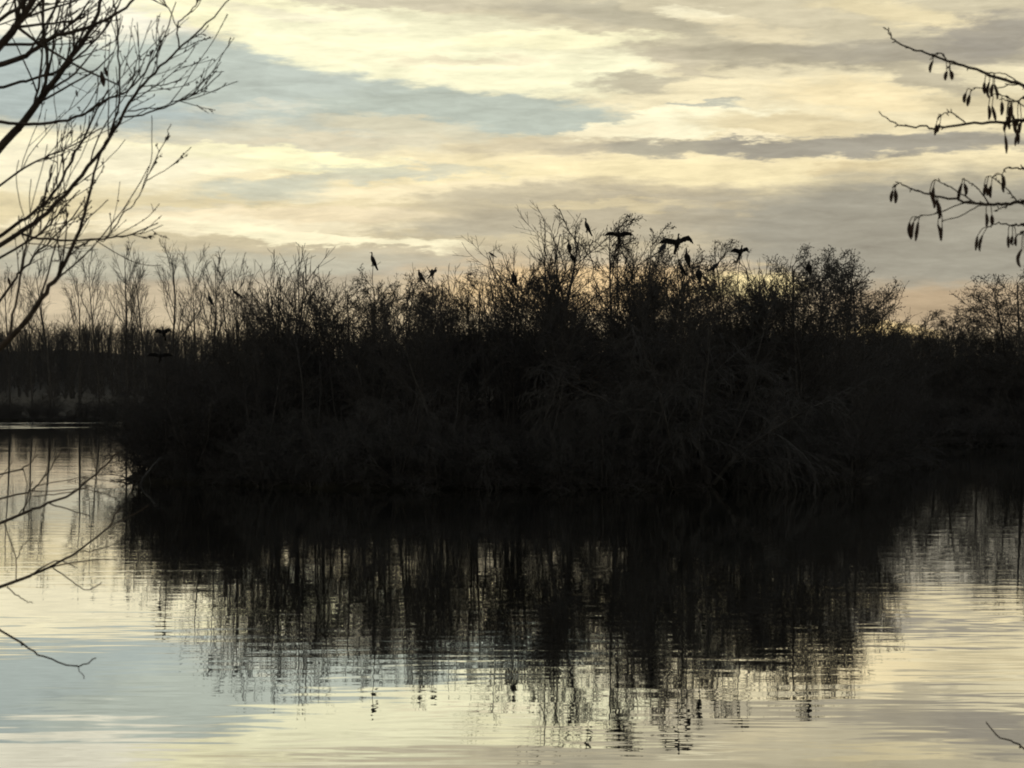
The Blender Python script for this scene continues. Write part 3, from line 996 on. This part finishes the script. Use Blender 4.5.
for i, (pose, px, py, D, yaw, sc, key, lab) in enumerate(BIRDS):
    c = at(px, py, D)
    o = link('cormorant', POSE[pose])
    o.location = c
    o.rotation_euler = (0, 0, R(yaw))
    o.scale = (sc * .86,) * 3
    tag(o, lab, 'cormorant', G_B)
    # the bough the bird sits on belongs to its tree
    root = ISLAND_TREES.get(key)
    if root is None:
        continue
    rg = np.random.default_rng(900 + i)
    base = np.array(root.location)
    c = np.array(c)
    drop = 3.0
    foot = c + np.array([(base[0] - c[0]) * .55, (base[1] - c[1]) * .55, -drop])
    ts = np.linspace(0, 1, 9)[:, None]
    pts = foot * (1 - ts) + (c + np.array([0, 0, -.015])) * ts
    pts[:, 2] -= np.sin(ts[:, 0] * np.pi) * .35
    pts[1:-1] += rg.normal(0, .05, (7, 3))
    ex = c + np.array([rg.normal(0, .22), rg.normal(0, .1), .10 + .1 * rg.random()])
    pts = np.concatenate([pts, [c * .4 + ex * .6 + [0, 0, -.03], ex]])
    rad = np.linspace(.03, .009, len(pts))
    dirs = unit(np.gradient(pts, axis=0))
    cp, cd, cl, crd = spawn(pts[None], dirs[None], np.array([2.2]), rad[None],
                            dict(n=5, cnt=(9, 11), t=(.1, .9), ang=(45, 12), len=(.3, .3), tl=.4, wig=.14, trop=.2, rr=.5, rmin=.006), rg)
    bm_ = mesh_np('perch_bough', [tube(pts[None], rad[None], 4), tube(cp, crd, 3)])
    bo = link('branch', bm_, None, M_PERCH)
    bo.parent = root
    bo.matrix_parent_inverse = root.matrix_world.inverted()

# ------------------------------------------------------------------ near bank: two trees just outside the view reach into it
def catmull(P, n):
    P = np.array(P, float)
    Q = np.concatenate([P[:1] * 2 - P[1:2], P, P[-1:] * 2 - P[-2:-1]])
    m = len(P) - 1
    ts = np.linspace(0, m - 1e-6, n)
    out = []
    for t_ in ts:
        i = int(t_)
        u = t_ - i
        a, b, c, d = Q[i], Q[i + 1], Q[i + 2], Q[i + 3]
        out.append(0.5 * ((2 * b) + (-a + c) * u + (2 * a - 5 * b + 4 * c - d) * u * u + (-a + 3 * b - 3 * c + d) * u ** 3))
    return np.array(out)


def buds(c, base, rng):
    d = unit(np.gradient(c, axis=0))
    sel = rng.random(len(c)) < .35
    q, dq = c[sel], unit(d[sel] * .8 + rng.normal(0, .55, (sel.sum(), 3)))
    b = np.stack([q, q + dq * .004, q + dq * .008], 1)
    return tube(b - base, np.tile(np.array([[.0009, .0013, .0005]]), (len(q), 1)), 5)


def near_tree(name, label, base, top, r0, D0, lines, rng, twigs, join):
    """a tree standing on the near bank; lines: (pixel points from the outside in, start radius px, end radius px, distance)"""
    root = bpy.data.objects.new(name, None)
    COL.objects.link(root)
    root.location = base
    tag(root, label, 'tree')
    base, top = np.array(base), np.array(top)
    tp = catmull([base + [0, 0, -.3], base * .75 + top * .25 + [.03, .05, 0], base * .4 + top * .6 + [-.04, 0, 0], top], 16)
    tr = link('trunk', mesh_np('near_trunk', [tube((tp - base)[None], np.linspace(r0, r0 * .45, 16)[None], 10)]), root, M_NEAR)
    curves = []
    for pts, ra, rb, D in lines:
        P = [np.array(at(x, y, D)) for x, y in pts]
        first = P[0]
        if join and pts[0][0] <= 2 or join and pts[0][0] >= 1020:
            dist = abs(first[0] - base[0])
            jz = np.clip(first[2] - join * dist * (1 if ra > 1.15 else .5), base[2] + .3, top[2] - .1)
            f = (jz - base[2]) / (top[2] - base[2])
            tj = tp[int(np.clip(f, 0, 1) * 15)]
            mid = first - unit(P[1] - first) * .35 * dist
            P = [tj, mid] + P
            ra_ = ra * 1.5
        else:
            ra_ = ra
        n = max(10, int(len(P) * 4))
        c = catmull(P, n)
        c[1:-1] += rng.normal(0, .0013, (n - 2, 3))
        r = np.linspace(ra_, rb, n) * D / FPX
        ch = [tube((c - base)[None], r[None], 7)]
        d = unit(np.gradient(c, axis=0))
        Ln = np.linalg.norm(np.diff(c, axis=0), axis=1).sum()
        if twigs:
            k = max(2, int(Ln * twigs))
            i0 = .42
            cp, cd, cl, cr2 = spawn(c[None], d[None], np.array([1.0]), r[None],
                                    dict(n=9, cnt=(k, k + 2), t=(i0, .84), ang=(33, 11), len=(.16, .5), tl=.8, wig=.075, trop=.32, rr=.45, rmin=.0011, tip=.5), rng)
            ch.append(tube(cp - base, cr2, 5))
            dp, dd_, dl, dr2 = spawn(cp, cd, cl, cr2,
                                     dict(n=7, cnt=(1, 3), t=(.15, .95), ang=(36, 12), len=(.45, .4), tl=.4, wig=.09, trop=.3, rr=.65, rmin=.0008, tip=.6), rng)
            ch.append(tube(dp - base, dr2, 4))
            vp, vd, vl, vr = spawn(c[None], d[None], np.array([1.0]), r[None],
                                   dict(n=10, cnt=(2, 3), t=(.40, .68), ang=(34, 9), len=(.30, .3), tl=.3, wig=.06, trop=.55, rr=.4, rmin=.0011, tip=.5), rng)
            keep = (512 + FPX * vp[:, -1, 0] / vp[:, -1, 1]) < 168       # long shoots stay in the thick of the crown
            ch.append(tube(vp[keep] - base, vr[keep], 5))
            # buds
            q = np.concatenate([cp[:, 2:].reshape(-1, 3), dp[:, 1:].reshape(-1, 3)])
            dq = np.concatenate([cd[:, 2:].reshape(-1, 3), dd_[:, 1:].reshape(-1, 3)])
            sel = rng.random(len(q)) < .3
            q, dq = q[sel], unit(dq[sel] + rng.normal(0, .5, (sel.sum(), 3)))
            ln_ = .0055 * (.6 + .8 * rng.random(len(q)))[:, None]
            bp_ = np.stack([q, q + dq * ln_ * .5, q + dq * ln_], 1)
            ch.append(tube(bp_ - base, np.tile(np.array([[.0011, .0017, .0005]]), (len(q), 1)), 4))
        else:
            ch.append(buds(c, base, rng))
        link('branch', mesh_np('near_branch', ch), root, M_NEAR)
        curves.append(c)
    return root, base, curves


rngn = np.random.default_rng(41)
LB = [
    ([(0, 245), (47, 213), (83, 173), (110, 137), (133, 97), (155, 72), (180, 48), (205, 25), (233, -4)], 2.0, .6, 4.9),
    ([(0, 147), (20, 125), (42, 97), (60, 72), (80, 45), (95, 20), (104, -12)], 3.4, 1.6, 5.0),
    ([(0, 236), (27, 217), (50, 197), (72, 160), (92, 120), (108, 90)], 1.6, .8, 5.2),
    ([(0, 45), (17, 25), (35, -4), (52, -40)], 3.4, 2.6, 4.7),
    ([(0, 66), (27, 55), (53, 37), (87, 28), (117, 13), (142, -5)], 2.4, 1.2, 4.8),
    ([(0, 45), (37, 43), (57, 35), (80, 15), (95, -8)], 1.4, .8, 5.1),
    ([(0, 87), (30, 80), (67, 66), (85, 50), (110, 22), (125, -10)], 1.3, .7, 5.3),
    ([(0, 123), (43, 124), (77, 117), (100, 103), (125, 92), (146, 70), (165, 35), (176, 2)], 1.4, .5, 4.9),
    ([(44, 96), (47, 60), (44, 30), (43, -8)], 1.8, 1.5, 5.0),
    ([(108, 141), (118, 105), (119, 60), (117, 20), (113, -8)], 1.1, .8, 4.9),
    ([(124, 117), (145, 114), (170, 105), (190, 97), (205, 88), (222, 71)], 1.0, .5, 4.9),
    ([(128, 111), (160, 107), (180, 99), (196, 92)], .7, .45, 4.9),
    ([(179, 49), (178, 25), (190, 12), (204, -6)], .9, .5, 4.85),
    ([(178, 30), (170, 10), (158, -6)], .6, .4, 4.85),
    ([(0, 348), (20, 328), (43, 297), (60, 272), (77, 237), (88, 200), (98, 160), (108, 138)], 2.6, .9, 4.6),
    ([(22, 234), (50, 240), (80, 240), (107, 238), (130, 235), (158, 223)], 1.3, .6, 4.85),
    ([(106, 238), (123, 215), (137, 200), (150, 170), (165, 140), (171, 124)], .7, .4, 4.85),
    ([(0, 185), (25, 168), (50, 155), (75, 145), (102, 128)], 1.0, .6, 5.3),
    ([(10, 335), (18, 290), (25, 250), (30, 232), (45, 195), (52, 165)], 1.4, .8, 4.65),
    ([(0, 258), (40, 233), (58, 214), (80, 190)], 1.2, .6, 5.1),
    ([(0, 300), (22, 270), (40, 250), (66, 225), (84, 200)], 1.2, .6, 5.4),
    ([(0, 20), (22, 5), (38, -20)], 1.8, 1.2, 5.3),
    ([(0, 524), (36, 508), (73, 493), (98, 471), (119, 452)], 1.3, .7, 4.8),
    ([(0, 588), (36, 573), (73, 555), (106, 529), (120, 508)], 1.5, .6, 4.6),
    ([(0, 630), (22, 643), (44, 657), (77, 666), (96, 658)], 1.0, .6, 4.5),
    ([(0, 499), (30, 491), (45, 476), (62, 450)], .8, .5, 5.1),
    ([(0, 475), (22, 469), (38, 455)], .8, .5, 5.0),
]
LB2 = [([(80, 552), (102, 549), (120, 540)], .6, .4, 4.6), ([(53, 568), (73, 582), (89, 590), (102, 582)], .7, .4, 4.6),
       ([(7, 587), (22, 599), (33, 603)], .7, .4, 4.6), ([(16, 580), (15, 555), (3, 520)], .6, .5, 4.6), ([(16, 560), (24, 545), (30, 538)], .5, .4, 4.6),
       ([(76, 665), (84, 679)], .5, .4, 4.5), ([(33, 496), (66, 493), (88, 489), (117, 498)], .6, .4, 4.8), ([(18, 516), (30, 500), (36, 485)], .7, .4, 4.8)]
zl = terrain(-2.4, 5.0)
lt, lbase, _ = near_tree('bare_tree', 'bare twiggy tree on the near bank reaching dark branches into the left of the view',
                         (-2.4, 5.0, zl), (-2.0, 5.05, zl + 4.6), .085, 5.0, LB[:22], rngn, 4.6, .42)


def add_lines(root, base, lines, rng, twigs, join, tp):
    for pts, ra, rb, D in lines:
        P = [np.array(at(x, y, D)) for x, y in pts]
        if join:
            P = [np.array(tp), P[0] - unit(P[1] - P[0]) * .35 * np.linalg.norm(P[0] - np.array(tp))] + P
        n = max(8, len(P) * 4)
        c = catmull(P, n)
        c[1:-1] += rng.normal(0, .0013, (n - 2, 3))
        r = np.linspace(ra * (1.5 if join else 1), rb, n) * D / FPX
        ch = [tube((c - base)[None], r[None], 7)]
        if twigs:
            d = unit(np.gradient(c, axis=0))
            cp, cd, cl, cr2 = spawn(c[None], d[None], np.array([1.0]), r[None],
                                    dict(n=7, cnt=(twigs, twigs + 1), t=(.3, .95), ang=(38, 12), len=(.13, .4), tl=.3, wig=.1, trop=.1, rr=.6, rmin=.0011, tip=.6), rng)
            ch.append(tube(cp - base, cr2, 4))
        link('branch', mesh_np('near_branch', ch), root, M_NEAR)


add_lines(lt, lbase, LB[22:24], rngn, 2, True, (-2.33, 5.0, zl + .75))
add_lines(lt, lbase, LB[24:25], rngn, 0, True, (-2.33, 5.0, zl + .75))
add_lines(lt, lbase, LB[25:], rngn, 3, True, (-2.33, 5.0, zl + .75))
add_lines(lt, lbase, LB2, rngn, 0, False, None)


def curled_leaf(px, py, D, ln, root, base):
    c = np.array(at(px, py, D)) - base
    v, f = [], []
    for i in range(7):
        t_ = i / 6
        w = ln * .22 * math.sin(math.pi * (t_ * .92 + .06))
        y = .25 * ln * math.sin(t_ * 2.4)
        for j, a in enumerate((-1, -.5, 0, .5, 1)):
            v.append((c[0] + a * w * .8 + .15 * ln * t_ * t_, c[1] + y + abs(a) * w * .9, c[2] - t_ * ln))
    v = np.array(v)
    idx = np.arange(35).reshape(7, 5)
    q_ = np.stack([idx[:-1, :-1], idx[:-1, 1:], idx[1:, 1:], idx[1:, :-1]], -1).reshape(-1, 4)
    back = v + np.array([0, .0012, 0])
    o_ = link('leaf', mesh_np('curled_leaf', [(v, q_), (back, q_[:, ::-1])]), root, M_CATKIN)
    return o_


curled_leaf(101, 71, 4.9, .032, lt, lbase)
curled_leaf(105, 67, 4.9, .020, lt, lbase)
curled_leaf(76, 90, 4.95, .014, lt, lbase)
curled_leaf(8, 277, 4.9, .018, lt, lbase)


def Z7(x, y):
    return (860 + x / 2.951, 10 + y / 2.951)


RB = [
    ([(540, 250), (484, 225), (410, 203), (350, 180), (280, 155), (215, 133), (180, 120), (105, 92), (88, 68), (75, 53)], 1.5, .5, 4.6),
    ([(540, 318), (484, 326), (400, 332), (300, 338), (220, 350), (195, 344), (120, 342), (85, 322), (62, 308)], 1.4, .5, 4.5),
    ([(540, 556), (484, 565), (430, 573), (380, 573), (330, 568), (250, 555), (200, 545), (150, 528), (118, 512), (104, 522)], 1.5, .5, 4.6),
    ([(540, 628), (484, 632), (440, 635), (405, 628), (382, 640)], 1.0, .5, 4.7),
    ([(540, 640), (484, 655), (465, 665), (450, 695)], 1.0, .5, 4.5),
    ([(540, 465), (484, 468), (460, 465), (430, 465), (422, 480)], 1.0, .5, 4.75),
    ([(540, 240), (484, 258), (450, 270), (410, 265)], 1.0, .5, 4.7),
]
RB2 = [
    [(484, 222), (450, 220), (400, 230), (345, 230), (325, 240)], [(266, 150), (240, 128), (218, 132), (212, 142)], [(470, 220), (430, 190), (380, 185)],
    [(275, 340), (240, 320), (215, 325), (203, 342)], [(470, 312), (450, 300), (400, 275), (360, 265)], [(470, 334), (440, 345), (400, 360)],
    [(335, 568), (270, 525), (222, 500)], [(387, 573), (340, 520), (305, 500)], [(465, 566), (430, 525), (385, 490)],
    [(332, 568), (290, 575), (230, 600), (180, 608), (162, 622)], [(385, 573), (345, 580), (290, 610), (242, 624)], [(440, 574), (405, 590)],
    [(290, 157), (268, 160), (262, 172)], [(60, 40), (75, 53)],
][:-1]
CAT = [(213, 140, 40, 1), (262, 172, 45, 2), (375, 195, 55, 2), (394, 200, 50, 2), (320, 240, 45, 2), (352, 285, 50, 2), (402, 285, 55, 3), (470, 285, 58, 3),
       (203, 342, 35, 2), (395, 366, 55, 1), (432, 355, 60, 3), (100, 522, 48, 2), (211, 517, 55, 2), (229, 556, 62, 2), (302, 508, 55, 2), (376, 498, 50, 3),
       (423, 482, 50, 2), (159, 622, 62, 3), (236, 626, 60, 2), (379, 586, 46, 2), (383, 642, 58, 2), (449, 696, 66, 2), (478, 652, 40, 3), (478, 335, 42, 2), (505, 300, 50, 2), (512, 580, 50, 2)]
zr = terrain(2.15, 4.7)
rt, rbase, rcur = near_tree('alder_tree', 'alder on the near bank whose catkin hung twigs enter at the upper right',
                            (2.15, 4.7, zr), (2.0, 4.7, zr + 4.4), .075, 4.6, [([Z7(*p) for p in a], b, c_, d_) for a, b, c_, d_ in RB], np.random.default_rng(6), 0, .35)
rngc = np.random.default_rng(77)
for a in RB2:
    P = [np.array(at(*Z7(*p), 4.6)) for p in a]
    # start on the nearest bough so that the twig is attached
    allc = np.concatenate(rcur)
    P[0] = allc[np.argmin(np.linalg.norm((allc - P[0]) * [1, .15, 1], axis=1))]
    for i_ in range(1, len(P)):
        P[i_][1] = P[0][1]
    c = catmull(P, 14)
    c[1:-1] += rngc.normal(0, .0007, (12, 3))
    link('branch', mesh_np('near_branch', [tube((c - rbase)[None], (np.linspace(.8, .45, 14) * 4.6 / FPX)[None], 6), buds(c, rbase, rngc)]), rt, M_NEAR)
    rcur.append(c)
allc = np.concatenate(rcur)


def catkin_mesh(tip, L_, wd, stalk, rg):
    """one hanging catkin with its stalk, in the tree's own coordinates"""
    n, k = 24, 9
    tt = np.linspace(0, 1, n)
    pr = wd * np.clip(np.sin(np.pi * (tt * .9 + .06)), 0, 1) ** .55
    pr *= 1 + .20 * (np.arange(n) % 2) - .10 + rg.normal(0, .05, n)
    bend = rg.normal(0, .13, 2)
    lean = rg.normal(0, .12, 2)
    pts = np.stack([L_ * (bend[0] * np.sin(tt * 2.4) + lean[0] * tt), L_ * (bend[1] * np.sin(tt * 2.4) + lean[1] * tt), -tt * L_], 1) + tip
    return mesh_np('catkin', [tube(pts[None], pr[None], k), tube(stalk[None], np.full((1, len(stalk)), .0009), 5)], smooth=False)


for (x, y, hgt, n) in CAT:
    p = np.array(at(*Z7(x, y), 4.6))
    j = allc[np.argmin(np.linalg.norm((allc - p - np.array([0, 0, .012])) * [1, .1, 1], axis=1))]
    p[1] = j[1]
    for i_ in range(n):
        off = (i_ - (n - 1) / 2) * .0065 + rngc.normal(0, .002)
        drop = rngc.random() * .012
        tip = p + np.array([off, rngc.normal(0, .006), -.002 - drop])
        st = catmull([j, j * .5 + tip * .5 + np.array([off * .3, 0, .006]), tip], 7)
        L_ = hgt / 2.951 * 4.6 / FPX * rngc.uniform(.6, .95)
        link('catkin', catkin_mesh(tip - rbase, L_, rngc.uniform(.0030, .0042), st - rbase, rngc), rt, M_CATKIN)
add_lines(rt, rbase, [([(1060, 770), (1024, 748), (1018, 744), (999, 736), (986, 722)], 1.0, .6, 4.5)], rngc, 0, True, (2.14, 4.7, zr + .45))


# ------------------------------------------------------------------ evening air
hm = bpy.data.materials.new('evening_haze')
hm.use_nodes = True
t = hm.node_tree
t.nodes.clear()
pv = t.nodes.new('ShaderNodeVolumePrincipled')
pv.inputs['Color'].default_value = (0.86, 0.92, 1.0, 1)
pv.inputs['Density'].default_value = 0.000012
pv.inputs['Anisotropy'].default_value = 0.0
ho = t.nodes.new('ShaderNodeOutputMaterial')
t.links.new(pv.outputs[0], ho.inputs['Volume'])
bx0, bx1, by0, by1, bz0, bz1 = -1600, 1600, -90, 2000, -2.6, 60
hv = np.array([(x, y, z) for z in (bz0, bz1) for y in (by0, by1) for x in (bx0, bx1)], float)
hf = np.array([(0, 2, 3, 1), (4, 5, 7, 6), (0, 1, 5, 4), (2, 6, 7, 3), (0, 4, 6, 2), (1, 3, 7, 5)])
tag(link('haze', mesh_np('haze', [(hv, hf)], smooth=False), None, hm), kind='stuff')
